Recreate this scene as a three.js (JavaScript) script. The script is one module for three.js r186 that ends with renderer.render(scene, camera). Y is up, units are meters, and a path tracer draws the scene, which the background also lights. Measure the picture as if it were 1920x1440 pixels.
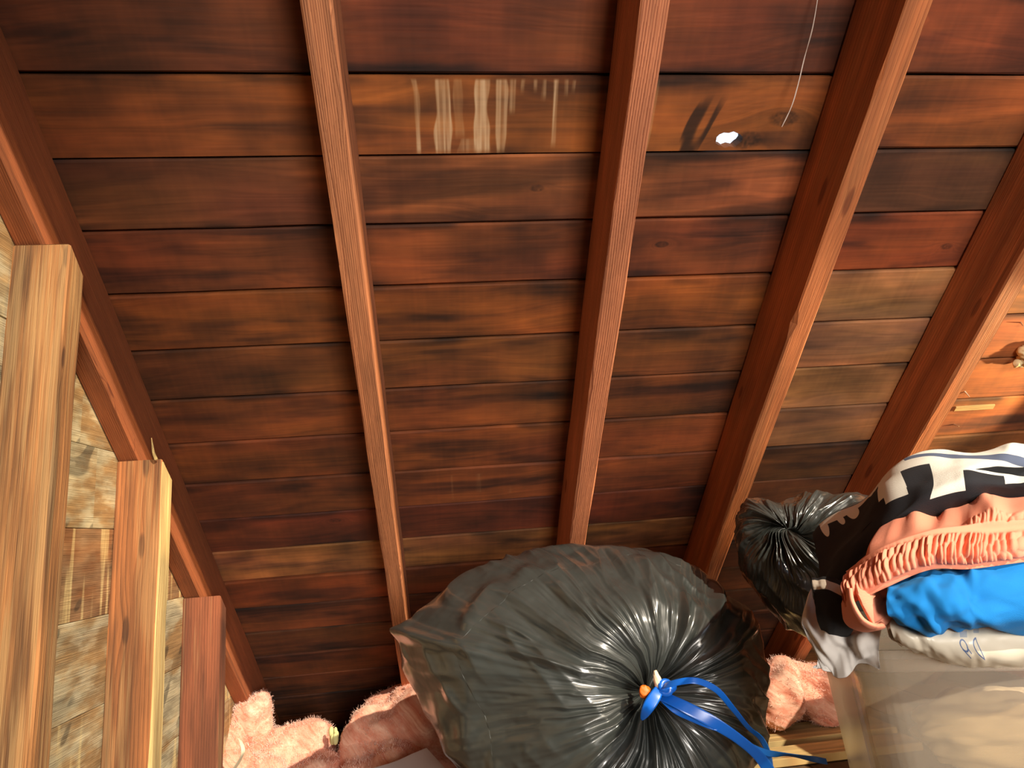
import * as THREE from 'three';
import { mergeGeometries } from 'three/addons/utils/BufferGeometryUtils.js';
import { RectAreaLightUniformsLib } from 'three/addons/lights/RectAreaLightUniformsLib.js';

// ------------------------------------------------------------------ camera, sky, sun, exposure
const EYE = 0.58;                                            // lens height above the attic floor
const FOCAL = 1240.6, W0 = 1920, H0 = 1440;
const scene = new THREE.Scene();
const camera = new THREE.PerspectiveCamera(2 * Math.atan(720 / FOCAL) * 180 / Math.PI, W0 / H0, 0.02, 60);
camera.position.set(0, EYE, 0);
camera.rotation.order = 'YXZ';
camera.rotation.set(0.219113, -0.114739, -0.0759475);
camera.updateMatrixWorld(true);
scene.add(camera);
scene.background = new THREE.Color(0.74, 0.86, 1.0);
scene.backgroundIntensity = 1.5;
const SUN = new THREE.Vector3(-0.62, -0.748, -1).normalize();  // the way the sunlight travels
const sun = new THREE.DirectionalLight(new THREE.Color(1, 0.87, 0.68), 5.6);
sun.position.copy(SUN).multiplyScalar(-9).add(new THREE.Vector3(0.3, EYE, -1));
sun.target.position.set(0.3, EYE, -1);
sun.castShadow = true;
sun.shadow.mapSize.set(4096, 4096);
Object.assign(sun.shadow.camera, { left: -4, right: 4, top: 4, bottom: -4, near: 0.5, far: 20 });
scene.add(sun, sun.target);
RectAreaLightUniformsLib.init();
const WIN = { x: 0.92, y: EYE + 0.1, z: 2.55, w: 0.95, h: 1.25 };   // unseen window behind the camera, placed to light the rafters
const unseenWindowLight = new THREE.RectAreaLight(new THREE.Color(1, 0.93, 0.84), 31, WIN.w, WIN.h);
unseenWindowLight.position.set(WIN.x, WIN.y, WIN.z); unseenWindowLight.lookAt(WIN.x, WIN.y, -5);
scene.add(unseenWindowLight);
const renderer = new THREE.WebGLRenderer({ antialias: true });
renderer.toneMapping = THREE.LinearToneMapping;
renderer.toneMappingExposure = 1.0;
renderer.shadowMap.enabled = true;

// ------------------------------------------------------------------ helpers
const V3 = (x, y, z) => new THREE.Vector3(x, y, z);
const clamp = (v, a = 0, b = 1) => Math.min(b, Math.max(a, v));
const smooth = (a, b, v) => { const t = clamp((v - a) / (b - a)); return t * t * (3 - 2 * t); };
const mix = (a, b, t) => a + (b - a) * t;
function rng(seed) { let s = (seed * 2654435761) >>> 0; return () => { s = (s + 0x6d2b79f5) | 0; let t = Math.imul(s ^ (s >>> 15), 1 | s); t = (t + Math.imul(t ^ (t >>> 7), 61 | t)) ^ t; return ((t ^ (t >>> 14)) >>> 0) / 4294967296; }; }
const TAB = new Float32Array(65536); { const r = rng(7); for (let i = 0; i < 65536; i++) TAB[i] = r(); }
function vn(x, y) {                                          // value noise, 0 to 1
  const ix = Math.floor(x), iy = Math.floor(y); let fx = x - ix, fy = y - iy;
  fx = fx * fx * (3 - 2 * fx); fy = fy * fy * (3 - 2 * fy);
  const a = (ix * 73 + iy * 1291) & 65535, b = (a + 73) & 65535, c = (a + 1291) & 65535, d = (a + 1364) & 65535;
  return mix(mix(TAB[a], TAB[b], fx), mix(TAB[c], TAB[d], fx), fy);
}
function vnp(x, y, period) {                                 // the same, periodic in x
  const ix = Math.floor(x), iy = Math.floor(y); let fx = x - ix, fy = y - iy;
  fx = fx * fx * (3 - 2 * fx); fy = fy * fy * (3 - 2 * fy);
  const m = (i) => ((i % period) + period) % period, h = (i, j) => TAB[(m(i) * 73 + j * 1291 + period * 17) & 65535];
  return mix(mix(h(ix, iy), h(ix + 1, iy), fx), mix(h(ix, iy + 1), h(ix + 1, iy + 1), fx), fy);
}
const fbm = (x, y, n = 4) => { let s = 0, a = 0.5, t = 0; for (let i = 0; i < n; i++) { s += a * vn(x, y); t += a; x = x * 2.03 + 11.7; y = y * 2.03 + 5.3; a *= 0.5; } return s / t; };
function vn3(x, y, z) { const k = Math.floor(z), f = z - k, t = f * f * (3 - 2 * f); return mix(vn(x + k * 37.7, y + k * 19.3), vn(x + (k + 1) * 37.7, y + (k + 1) * 19.3), t); }
const fbm3 = (x, y, z, n = 4) => { let s = 0, a = 0.5, t = 0; for (let i = 0; i < n; i++) { s += a * vn3(x, y, z); t += a; x = x * 2.03 + 3.1; y = y * 2.03 + 7.7; z = z * 2.03 + 1.3; a *= 0.5; } return s / t; };

const taken = new Map();
function numbered(name) { const n = taken.get(name) ?? 0; taken.set(name, n + 1); return n ? name + '_' + String(n).padStart(3, '0') : name; }
function shade(o) { o.castShadow = true; o.receiveShadow = true; return o; }
function part(name, geometry, material, parent) { const m = shade(new THREE.Mesh(geometry, material)); m.name = name; parent.add(m); return m; }
function thing(name, label, category, group) {
  const o = new THREE.Group(); o.name = numbered(name); o.userData = { label, category };
  if (group) o.userData.group = group;
  scene.add(o); return o;
}
function structure(name, label) { const o = new THREE.Group(); o.name = name; o.userData = { kind: 'structure' }; if (label) o.userData.label = label; scene.add(o); return o; }
/** A point seen at a pixel of the photograph, at a given depth in metres in front of the lens. */
const CAMROT = new THREE.Matrix3().setFromMatrix4(camera.matrixWorld);
const dirAt = (px, py) => V3((px - 960) / FOCAL, (720 - py) / FOCAL, -1).applyMatrix3(CAMROT);
const at = (px, py, depth) => dirAt(px, py).multiplyScalar(depth).add(camera.position);

// slope frame: x along the boards, y = into the room, z = down the slope
const TH = 0.673061, H1 = 0.898286, H2 = 1.013064;
const SLOPE = new THREE.Matrix4().makeBasis(V3(1, 0, 0), V3(0, -Math.cos(TH), Math.sin(TH)), V3(0, -Math.sin(TH), -Math.cos(TH)));
const SLOPEQ = new THREE.Quaternion().setFromRotationMatrix(SLOPE);
const onSlope = (x, h, s) => V3(x, -h, s).applyQuaternion(SLOPEQ).add(camera.position);
function toSlope(o) { o.quaternion.copy(SLOPEQ); o.position.copy(camera.position); return o; }

/** A sawn piece lying along X, cross-section Y by Z, corners eased, edges a little uneven. uv(x, y, z, face) in texture units. */
function sawn(x0, x1, y0, y1, z0, z1, { ease = 0.002, wob = 0, wane = 0, segs = 1, seed = 1, uv, cutA = 0, cutB = 0 }) {
  const e = ease, ring = [[y0, z0 + e], [y0, z1 - e], [y0 + e, z1], [y1 - e, z1], [y1, z1 - e], [y1, z0 + e], [y1 - e, z0], [y0 + e, z0]];
  const faces = [[0, 1, 0], [1, 2, 1], [2, 3, 1], [3, 4, 1], [4, 5, 2], [5, 6, 3], [6, 7, 3], [7, 0, 3]];
  const pos = [], tex = [], idx = [];
  for (const [a, b, face] of faces) {
    const base = pos.length / 3;
    for (let i = 0; i <= segs; i++) {
      const t = i / segs;
      for (const k of [a, b]) {
        let [y, z] = ring[k];
        const x = mix(x0 + cutA * (y - y0), x1 + cutB * (y - y0), t);
        if (wob) { y += wob * (vn(x * 9 + k * 31 + seed * 5, k * 7.1) - 0.5); z += wob * (vn(x * 9 + k * 17 + seed * 9, k * 3.3) - 0.5); }
        if (wane && (k === 3 || k === 4)) { const q = wane * smooth(0.55, 0.85, vn(x * 26 + seed * 3.7, 2.2) * 0.6 + vn(x * 90, seed) * 0.4); if (k === 3) y -= q; else z -= q; }
        pos.push(x, y, z); const w = uv(x, y, z, face); tex.push(w[0], w[1]);
      }
    }
    for (let i = 0; i < segs; i++) { const p = base + i * 2; idx.push(p, p + 2, p + 1, p + 1, p + 2, p + 3); }
  }
  for (const t of [0, 1]) {
    const base = pos.length / 3;
    for (const [y, z] of ring) { const x = t ? x1 + cutB * (y - y0) : x0 + cutA * (y - y0); pos.push(x, y, z); tex.push(...uv(z * 0.25, y, z, 0)); }
    for (let k = 1; k < 7; k++) t ? idx.push(base, base + k, base + k + 1) : idx.push(base, base + k + 1, base + k);
  }
  const g = new THREE.BufferGeometry();
  g.setAttribute('position', new THREE.Float32BufferAttribute(pos, 3)); g.setAttribute('uv', new THREE.Float32BufferAttribute(tex, 2)); g.setIndex(idx);
  const n = g.toNonIndexed(); n.computeVertexNormals(); return n;
}
function dataMap(w, h, paint, colour = true, wrap = THREE.RepeatWrapping) {
  const d = new Uint8Array(w * h * 4), c = [0, 0, 0];
  for (let j = 0; j < h; j++) for (let i = 0; i < w; i++) { paint(i, j, c); const k = (j * w + i) * 4; d[k] = clamp(c[0], 0, 255); d[k + 1] = clamp(c[1], 0, 255); d[k + 2] = clamp(c[2], 0, 255); d[k + 3] = 255; }
  const t = new THREE.DataTexture(d, w, h); t.magFilter = THREE.LinearFilter; t.minFilter = THREE.LinearMipmapLinearFilter; t.generateMipmaps = true;
  t.wrapS = t.wrapT = wrap; if (colour) t.colorSpace = THREE.SRGBColorSpace; t.needsUpdate = true; return t;
}

// ------------------------------------------------------------------ roof boards
const ROW0 = 0.2451, ROW = 0.1135, SX0 = -0.6, SS0 = -0.1, SPAN = 2.35;
const rowOf = (s) => Math.floor((s - ROW0) / ROW);
const BOARD = {                                              // colour of the wood by row, left and right of the third rafter
  '-1': [[112, 54, 34], [118, 54, 36]], '-2': [[108, 52, 34], [116, 52, 34]],
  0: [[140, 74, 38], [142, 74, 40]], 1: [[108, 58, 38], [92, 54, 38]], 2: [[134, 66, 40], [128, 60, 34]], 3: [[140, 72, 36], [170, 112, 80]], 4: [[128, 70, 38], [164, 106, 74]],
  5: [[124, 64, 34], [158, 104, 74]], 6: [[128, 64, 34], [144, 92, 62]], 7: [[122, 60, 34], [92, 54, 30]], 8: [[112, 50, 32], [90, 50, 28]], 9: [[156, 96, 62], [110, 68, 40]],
  10: [[116, 56, 30], [92, 52, 30]], 11: [[104, 54, 32], [90, 52, 32]], 12: [[96, 54, 32], [86, 52, 32]],
};
const KNOTS = []; { const r = rng(41); for (let row = -3; row < 17; row++) { const n = Math.floor(r() * 3); for (let k = 0; k < n; k++) KNOTS.push([row, SX0 + r() * SPAN, ROW0 + (row + 0.2 + r() * 0.6) * ROW, 0.0025 + r() * 0.005]); } }
KNOTS.push([0, 0.505, ROW0 + 0.84 * ROW, 0.014], [0, 0.56, ROW0 + 0.55 * ROW, 0.012], [2, 0.40, ROW0 + 2.42 * ROW, 0.006], [2, 0.95, ROW0 + 2.6 * ROW, 0.006]);
const DRIPS = [[-0.012, 0.006, 0.251, 0.359, 0.75], [0.028, 0.026, 0.251, 0.359, 0.8], [0.052, 0.012, 0.251, 0.335, 0.45], [0.066, 0.03, 0.335, 0.359, 0.5], [0.086, 0.02, 0.251, 0.359, 0.85], [0.112, 0.014, 0.251, 0.359, 0.7], [0.128, 0.006, 0.251, 0.3, 0.6], [0.146, 0.003, 0.251, 0.27, 0.5], [0.165, 0.004, 0.251, 0.268, 0.5], [0.178, 0.004, 0.251, 0.28, 0.55], [0.196, 0.005, 0.251, 0.35, 0.8], [0.21, 0.004, 0.251, 0.275, 0.6], [0.222, 0.003, 0.252, 0.27, 0.5], [0.345, 0.003, 0.251, 0.36, 0.4], [0.332, 0.003, 0.30, 0.36, 0.35], [0.15, 0.005, 1.1, 1.13, 0.3], [0.02, 0.004, 1.06, 1.14, 0.3], [0.08, 0.009, 1.06, 1.12, 0.3]];
function paintBoards(size) {
  const k = SPAN / size;
  return dataMap(size, size, (i, j, c) => {
    const x = SX0 + i * k, s = SS0 + j * k, row = rowOf(s), seg = x > 0.638 ? 1 : 0, lv = (s - ROW0) / ROW - row, key = row * 2 + seg;
    const b = x > 1.01 ? [138 + (row % 3) * 6, 76 + (row % 2) * 6, 46] : (BOARD[row] ?? [[104, 54, 32], [100, 52, 32]])[seg];
    const warp = fbm(x * 3 + key * 9, lv * 1.6 + key, 3);
    let kn = 0, kd = 0;
    for (const q of KNOTS) { if (q[0] !== row) continue; const dx = (x - q[1]) / (q[3] * 2.0), dz = (s - q[2]) / q[3], d = dx * dx + dz * dz; if (d < 14) { kn += Math.exp(-d * 0.28); kd = Math.max(kd, 1 - smooth(0.5, 1.4, d)); } }
    const across = lv * 9 + warp * 6 + kn * 2.6 + key * 13.1;
    const rings = vn(x * 1.4 + key * 3, across * 1.6), fine = vn(x * 14 + key, lv * 130 + warp * 20), mid = vn(x * 3.5 + key * 5, across * 4.3);
    const blot = fbm(x * 5 + key * 7, s * 12 + 3, 4), soot = smooth(0.54, 0.76, fbm(x * 3.2 + key * 17, s * 20 + key, 4));
    const cloud = fbm(x * 13 + key * 5, s * 17 + 8, 4), saw = vn(x * 190 + key, s * 5);
    let l = 1 + 0.5 * (cloud - 0.5) + 0.05 * (saw - 0.5) + 0.16 * (rings - 0.5) + 0.08 * (fine - 0.5) + 0.12 * (mid - 0.5) + 0.8 * (blot - 0.5) - 0.36 * soot - 0.3 * kd * (0.4 + vn(x * 300, s * 300));
    const edge = Math.min(lv, 1 - lv) * ROW, edgeDark = smooth(0.45, 0.8, fbm(x * 9 + key * 3, s * 30, 3)); l *= 1 - 0.5 * edgeDark * (1 - smooth(0, 0.02, edge));  // board edges darken in patches
    const hue = 0.16 * (fbm(x * 4 + 50, s * 14 + key * 3, 3) - 0.5);
    c[0] = b[0] * l * 0.97; c[1] = b[1] * l * (1.02 + hue); c[2] = 0.86 * b[2] * l * (1 - hue * 0.4 + 0.15 * soot);
    if (row === 1 && seg === 0) { const sweep = smooth(0.52, 0.72, fbm(x * 2.6 + 2, lv * 2.6 + x * 1.8, 3)); for (let q = 0; q < 3; q++) c[q] *= mix(0.92, 1.35, sweep); }
    if (row === 0 && seg === 0) {                               // pale run marks
      for (const d of DRIPS) if (Math.abs(x - d[0]) < d[1] + 0.012 && s > d[2] - 0.004 && s < d[3] + 0.006) {
        const cx = d[0] + 0.006 * (vn(s * 22 + d[0] * 90, 4) - 0.5), w = d[1] * (0.6 + 0.55 * vn(s * 34 + d[0] * 71, 1));
        const a = d[4] * (1 - smooth(w * 0.5, w * 0.5 + 0.0025, Math.abs(x - cx))) * (0.35 + 0.9 * vn(x * 420, s * 14)) * smooth(d[2] - 0.003, d[2] + 0.002, s) * (1 - smooth(d[3] - 0.012, d[3] + 0.004, s));
        c[0] = mix(c[0], 222, clamp(a) * 0.9); c[1] = mix(c[1], 190, clamp(a) * 0.9); c[2] = mix(c[2], 150, clamp(a) * 0.9);
      }
    } else if (row > 6) for (const d of DRIPS) if (d[2] > 1 && Math.abs(x - d[0]) < d[1] && s > d[2] && s < d[3]) { const a = d[4] * (1 - Math.abs(x - d[0]) / d[1]) * vn(x * 300, s * 30); c[0] = mix(c[0], 190, a); c[1] = mix(c[1], 150, a); c[2] = mix(c[2], 110, a); }
    if (row === 0 && x > 0.35 && x < 0.47) {                    // gouged dark flecks beside the knot hole
      const q = smooth(0.62, 0.78, vn((x + s * 0.35) * 85, (s - x * 0.15) * 16)) * smooth(0.35, 0.37, x) * (1 - smooth(0.44, 0.47, x)) * smooth(0.265, 0.3, s);
      for (let w = 0; w < 3; w++) c[w] *= 1 - 0.6 * q;
    }
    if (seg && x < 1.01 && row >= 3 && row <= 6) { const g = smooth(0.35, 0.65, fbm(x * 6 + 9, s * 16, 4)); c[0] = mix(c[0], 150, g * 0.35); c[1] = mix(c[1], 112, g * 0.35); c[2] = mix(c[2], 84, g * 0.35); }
  }, true, THREE.MirroredRepeatWrapping);
}
const boardMap = paintBoards(2048);
const boardBump = dataMap(1024, 1024, (i, j, c) => { const x = SX0 + i * SPAN / 1024, s = SS0 + j * SPAN / 1024, r = rowOf(s); const v = 128 + 70 * (vn(x * 10 + r, s * 700) - 0.5) + 90 * (fbm(x * 6, s * 60 + r, 3) - 0.5); c[0] = c[1] = c[2] = v; }, false, THREE.MirroredRepeatWrapping);
const boardMat = new THREE.MeshStandardMaterial({ map: boardMap, bumpMap: boardBump, bumpScale: 0.0012, roughness: 0.82 });
const uvBoard = (x, y, z) => [(x - SX0) / SPAN, (z - SS0) / SPAN];

const ceiling = toSlope(structure('ceiling', 'dark red-brown roof boards seen from inside the attic'));
const XG = -0.565, XR = 4.2, SRIDGE = -2.73, SEAVE = 2.3;
{
  const r = rng(5);
  for (let row = rowOf(SRIDGE); row <= rowOf(SEAVE); row++) {
    const s0 = ROW0 + row * ROW, s1 = s0 + ROW, lift = (r() - 0.5) * 0.003, gap = 0.0012 + r() * 0.0012;
    const pieces = row >= -2 && row <= 12 ? [[XG - 0.03, 0.6375], [0.6385, XR]] : [[XG - 0.03, XR]];
    for (const [a, b] of pieces) {
      const o = { ease: 0.0028, wob: 0.002, segs: 24, seed: row * 3 + a, uv: uvBoard };
      if (row === 0 && a < 0) {                                 // the board with the knot hole: sawn around an open hole
        const sh = new THREE.Shape([[a, s0 + gap], [b, s0 + gap], [b, s1 - gap], [a, s1 - gap]].map(([u, v]) => new THREE.Vector2(u, v)));
        const hole = new THREE.Path(), rr = rng(9); const hx = 0.479, hs = 0.3405;
        for (let q = 0; q < 18; q++) { const t = -q / 18 * Math.PI * 2, k = 0.85 + 0.3 * rr(); hole[q ? 'lineTo' : 'moveTo'](hx + Math.cos(t) * 0.021 * k, hs + Math.sin(t) * 0.012 * k); }
        sh.holes.push(hole);
        const g = new THREE.ExtrudeGeometry(sh, { depth: 0.019, bevelEnabled: false }); g.rotateX(Math.PI / 2);   // shape (x, s) -> x, z ; depth -> -y
        g.translate(0, -H2 + lift, 0);
        const p = g.getAttribute('position'), t = g.getAttribute('uv'); for (let q = 0; q < p.count; q++) { const w = uvBoard(p.getX(q), 0, p.getZ(q)); t.setXY(q, w[0], w[1]); }
        part('plank', g, boardMat, ceiling); continue;
      }
      part('plank', sawn(a, b, -H2 + lift - 0.019, -H2 + lift, s0 + gap, s1 - gap, o), boardMat, ceiling);
    }
  }
}

{ // nail points that came through the boards in the bay right of the last rafter
  const nailMat = new THREE.MeshStandardMaterial({ color: new THREE.Color(0.55, 0.48, 0.36), metalness: 0.7, roughness: 0.5 }), r = rng(19);
  for (const [x, s] of [[1.10, 0.90], [1.17, 0.905], [1.12, 1.02], [1.19, 1.0], [1.14, 0.79], [1.08, 0.955], [1.2, 0.72]]) { const g = new THREE.CylinderGeometry(0.0006, 0.0019, 0.016, 8); g.rotateZ((r() - 0.5) * 0.9); g.rotateX((r() - 0.5) * 0.9); g.translate(x, -H2 + 0.006, s); part('nail', g, nailMat, ceiling); }
}

// ------------------------------------------------------------------ rafters
function timberMap(seed, base, dark, { lines = 60, contrast = 0.5, blotch = 0.3, knots = 3, pale = 0, w = 1024, h = 512 } = {}) {
  const r = rng(seed), K = []; for (let i = 0; i < knots; i++) K.push([r(), r(), 0.03 + r() * 0.03]);
  return dataMap(w, h, (i, j, c) => {
    const u = i / w, v = j / h;
    let kn = 0, kd = 0; for (const q of K) { const dx = (u - q[0]) / (q[2] * 0.55), dv = (v - q[1]) / q[2], d = dx * dx + dv * dv; if (d < 16) { kn += Math.exp(-d * 0.35); kd = Math.max(kd, 1 - smooth(0.15, 0.7, d)); } }
    const warp = vnp(u * 4, v * 3 + seed, 4) * 1.3 + vnp(u * 9, v * 7 + seed, 9) * 0.35 + kn * 1.6;
    const p = v * lines + warp * lines * 0.035 + seed * 3.1, saw = p - Math.floor(p), line = Math.pow(saw, 2.2) * (0.5 + 0.8 * vn(Math.floor(p) * 3.3, seed));
    const fine = vnp(u * 64, v * 420 + seed, 64), blot = vnp(u * 5, v * 5 + seed * 2, 5) * 0.6 + vnp(u * 14, v * 16 + seed, 14) * 0.4;
    const t = clamp(line * contrast + kd * 0.8), l = 1 + 0.16 * (fine - 0.5) + blotch * (blot - 0.5);
    const pl = pale * smooth(0.48, 0.72, vnp(u * 5, v * 4 + seed * 5, 5) * 0.5 + vnp(u * 9, v * 30 + seed, 9) * 0.3 + vnp(u * 24, v * 110 + seed, 24) * 0.2);
    for (let q = 0; q < 3; q++) c[q] = mix(mix(base[q], dark[q], t) * l, [176, 146, 100][q], pl);
  });
}
const rafterMaps = [timberMap(3, [204, 134, 90], [118, 62, 36], { lines: 52, contrast: 1.0 }), timberMap(8, [206, 132, 92], [124, 62, 38], { lines: 44, contrast: 1.0 }), timberMap(15, [178, 106, 62], [122, 64, 36], { lines: 26, contrast: 0.5, blotch: 0.45, pale: 0.12 })];
const endMap = timberMap(19, [166, 96, 56], [112, 56, 32], { lines: 48, contrast: 0.7 });
const rafterBump = dataMap(512, 512, (i, j, c) => { const v = 110 + 120 * (vnp(i / 512 * 24, j / 512 * 260, 24) - 0.5) + 60 * (vnp(i / 512 * 6, j / 512 * 40, 6) - 0.5); c[0] = c[1] = c[2] = v; }, false);
const rafterMats = rafterMaps.map((map) => new THREE.MeshStandardMaterial({ map, bumpMap: rafterBump, bumpScale: 0.0008, roughness: 0.72 }));
// length along the slope is the sawn piece's X: build with X = s, Y = into the room, Z = -x, then turn
function rafter(xl, xr, seed, mat, label, wane = 0, ease = 0.0022, group) {
  const o = toSlope(thing('rafter', label, 'rafter', group));
  const g = sawn(SRIDGE + 0.02, SEAVE - 0.12, -H2 + 0.0015, -H1, -xr, -xl, { ease, wob: 0.0022, wane, segs: 160, seed, uv: (x, y, z, face) => [x * 0.9 + seed * 0.37, (face === 2 ? z : face === 0 ? z + 0.07 : y + 0.3 * face) / 0.16 + seed * 0.21] });
  g.rotateY(-Math.PI / 2);                                      // X -> z, Z -> -x
  part('beam', g, mat, o);
  return o;
}
rafter(-0.1354, -0.1005, 1, rafterMats[0], 'straight-grained rafter running down to the left end of the knotted black bag');
rafter(0.2710, 0.3081, 2, rafterMats[1], 'striped orange rafter ending behind the top of the knotted black bag', 0.003);
rafter(0.6191, 0.6570, 3, rafterMats[2], 'splintered orange rafter between the knotted bag and the clothes bin', 0.006);
rafter(0.9904, 1.0290, 4, rafterMats[2], 'rafter at the right edge rising behind the heap of clothes', 0.004);
rafter(-0.5645, -0.5290, 5, new THREE.MeshStandardMaterial({ map: endMap, bumpMap: rafterBump, bumpScale: 0.0008, roughness: 0.75 }), 'end rafter resting on the cut tops of the wall studs');
rafter(1.52, 1.558, 6, rafterMats[1], 'rafter out of view beyond the clothes bin, placed to end the lit patch');  // out of view, placed to bound the lit patch beside the last rafter

// ------------------------------------------------------------------ left gable wall and studs
const gableMaps = [0, 1, 2].map((k) => dataMap(1024, 256, (i, j, c) => {
  const u = i / 1024, v = j / 256, x = u * 1.2, l = 1 + 0.3 * (fbm(x * 30 + k * 7, v * 30, 4) - 0.5) + 0.45 * (fbm(x * 13 + v * 3 + k * 3, v * 5 - x * 4, 5) - 0.5);
  const grey = smooth(0.32, 0.62, fbm(x * 11 + v * 2 + k * 11, v * 3.5 - x * 5 + k, 5)), white = smooth(0.55, 0.72, fbm(x * 19 + 40 + k * 5 + v * 3, v * 6 - x * 9, 5)) * 0.4;
  let streak = 0; if (k === 1) streak = smooth(0.46, 0.7, vn(x * 105, v * 0.8 + 3)) * (0.45 + 0.55 * vn(x * 380, v * 5));
  if (k === 2) streak = smooth(0.66, 0.8, vn(x * 80, 9 + v * 0.5)) * (0.5 + 0.5 * vn(x * 300, v * 7));
  const crack = smooth(0.8, 0.86, vn(x * 24 + v * 2.5 + k * 3, v * 3 - x * 2)) * 0.3, brown = k === 1 ? [132, 88, 52] : [152, 120, 78], pale = [176, 164, 132];
  for (let q = 0; q < 3; q++) c[q] = mix(mix(mix(brown[q], pale[q], k === 1 ? grey * 0.25 : grey) * l * (1 - crack), [206, 196, 166][q], white * (k === 1 ? 0.3 : 1)), [222, 200, 140][q], streak * 0.9);
}));
const gableMats = gableMaps.map((map) => new THREE.MeshStandardMaterial({ map, bumpMap: rafterBump, bumpScale: 0.0015, roughness: 0.9 }));
const wallLeft = structure('wall_left', 'pale weathered gable boards between the wall studs');
{
  const r = rng(12), zTop = (y) => -(H1 + 0.004 + Math.cos(TH) * -(y)) / Math.sin(TH);   // where the rafter's underside stands at this height
  const joints = [-0.58, -0.493, -0.358, -0.223, -0.084, 0.055, 0.186, 0.325, 0.46, 0.595, 0.73, 0.87, 1.0, 1.14, 1.28, 1.41, 1.55, 1.69, 1.83, 1.97, 2.1, 2.24];
  const kinds = [0, 2, 2, 0, 1, 0, 0, 2, 0, 1, 0, 2, 0, 0, 2, 0, 1, 0, 2, 0, 0];
  for (let i = 0; i + 1 < joints.length; i++) {
    const y0 = joints[i] + 0.0012, y1 = joints[i + 1] - 0.0012, off = r() * 3;
    // far end cut along the roof slope; near end runs to behind the ridge
    const HT = H2 - 0.004, za = Math.max((-HT + Math.cos(TH) * y0) / Math.sin(TH), -2.5), zb = Math.max((-HT + Math.cos(TH) * y1) / Math.sin(TH), -2.5);
    const zr = 1.5 + (2.49 - y0) / 0.797, zr1 = 1.5 + (2.49 - y1) / 0.797;
    const sh = new THREE.Shape([[za, y0], [zr, y0], [zr1, y1], [zb, y1]].map(([z, y]) => new THREE.Vector2(z, y + EYE)));
    const g = new THREE.ExtrudeGeometry(sh, { depth: 0.018, bevelEnabled: true, bevelSize: 0.0012, bevelThickness: 0.0012, bevelSegments: 1 });
    g.rotateY(-Math.PI / 2); g.translate(XG - 0.0008 + (r() - 0.5) * 0.002, 0, 0);        // shape x -> z
    const p = g.getAttribute('position'), t = g.getAttribute('uv'); for (let q = 0; q < p.count; q++) t.setXY(q, p.getZ(q) / 1.2 + off, (p.getY(q) - EYE - y0) / (y1 - y0) * 0.98 + 0.01);
    part('plank', g, gableMats[kinds[i % kinds.length]], wallLeft);
  }
}
const studMaps = [timberMap(21, [142, 98, 58], [84, 54, 32], { lines: 22, contrast: 0.6, blotch: 0.9, knots: 5, pale: 0.5 }), timberMap(27, [140, 88, 50], [82, 50, 28], { lines: 24, contrast: 0.6, blotch: 0.8, knots: 6, pale: 0.4 }), timberMap(33, [126, 72, 46], [80, 42, 26], { lines: 30, contrast: 0.55, blotch: 0.6, knots: 3, pale: 0.5 })];
const studMats = studMaps.map((map) => new THREE.MeshStandardMaterial({ map, bumpMap: rafterBump, bumpScale: 0.0012, roughness: 0.85 }));
const sapMat = new THREE.MeshStandardMaterial({ map: timberMap(38, [196, 170, 114], [160, 116, 68], { lines: 16, contrast: 0.35, blotch: 0.7, knots: 1 }), bumpMap: rafterBump, bumpScale: 0.0012, roughness: 0.85 });
function stud(zf, x1, mat, label, seed, sap) {
  const o = thing('wall_stud', label, 'stud', 'stepped studs of the left gable wall');
  const yTop = (-H1 - zf * -Math.sin(TH)) / -Math.cos(TH);                                // top of the front face, on the rafter's underside
  const top = (H1 + Math.sin(TH) * zf) / Math.cos(TH) - 0.004;
  // X = height, Y = toward the viewer (z), Z = -x... built upright then turned
  const th = 0.041, cut = Math.tan(TH);
  const g = sawn(-EYE + 0.002, top - cut * th, zf - th, zf, -x1, -(XG + 0.001), { ease: 0.0022, wob: 0.002, segs: 60, seed, cutB: cut, uv: (x, y, z, face) => [x * 0.85 + seed * 0.31, (face === 1 || face === 3 ? y + 0.4 : z) / 0.16 + seed * 0.17] });
  const p = g.getAttribute('position'); for (let i = 0; i < p.count; i++) { const X = p.getX(i), Y = p.getY(i), Z = p.getZ(i); p.setXYZ(i, -Z, X + EYE, Y); }
  g.computeVertexNormals(); part('post', g, mat, o);
  if (sap) { // pale bark-side strip left along the room edge
    const q = sawn(-EYE + 0.03, top - cut * th - 0.002, zf - th + 0.002, zf - 0.001, -(x1 + 0.0016), -(x1 - 0.004), { ease: 0.001, wob: 0.003, segs: 50, seed: 3, cutB: cut, uv: (x, y, z) => [x * 0.8, y / 0.16] });
    const s = q.getAttribute('position'); for (let i = 0; i < s.count; i++) { const X = s.getX(i), Y = s.getY(i), Z = s.getZ(i); s.setXYZ(i, -Z, X + EYE, Y); } q.computeVertexNormals();
    part('sapwood_edge', q, sapMat, o).userData.label = 'pale yellow sapwood edge';
  }
  return o;
}
stud(-0.897, -0.4915, studMats[0], 'tallest and nearest weathered stud at the left edge of the picture', 1);
const stud2 = stud(-1.222, -0.4885, studMats[1], 'middle stud with a pale yellow edge and a curled splinter on top', 2, true);
stud(-1.545, -0.4865, studMats[2], 'shortest red-brown stud standing beside the pink insulation', 3);

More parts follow.
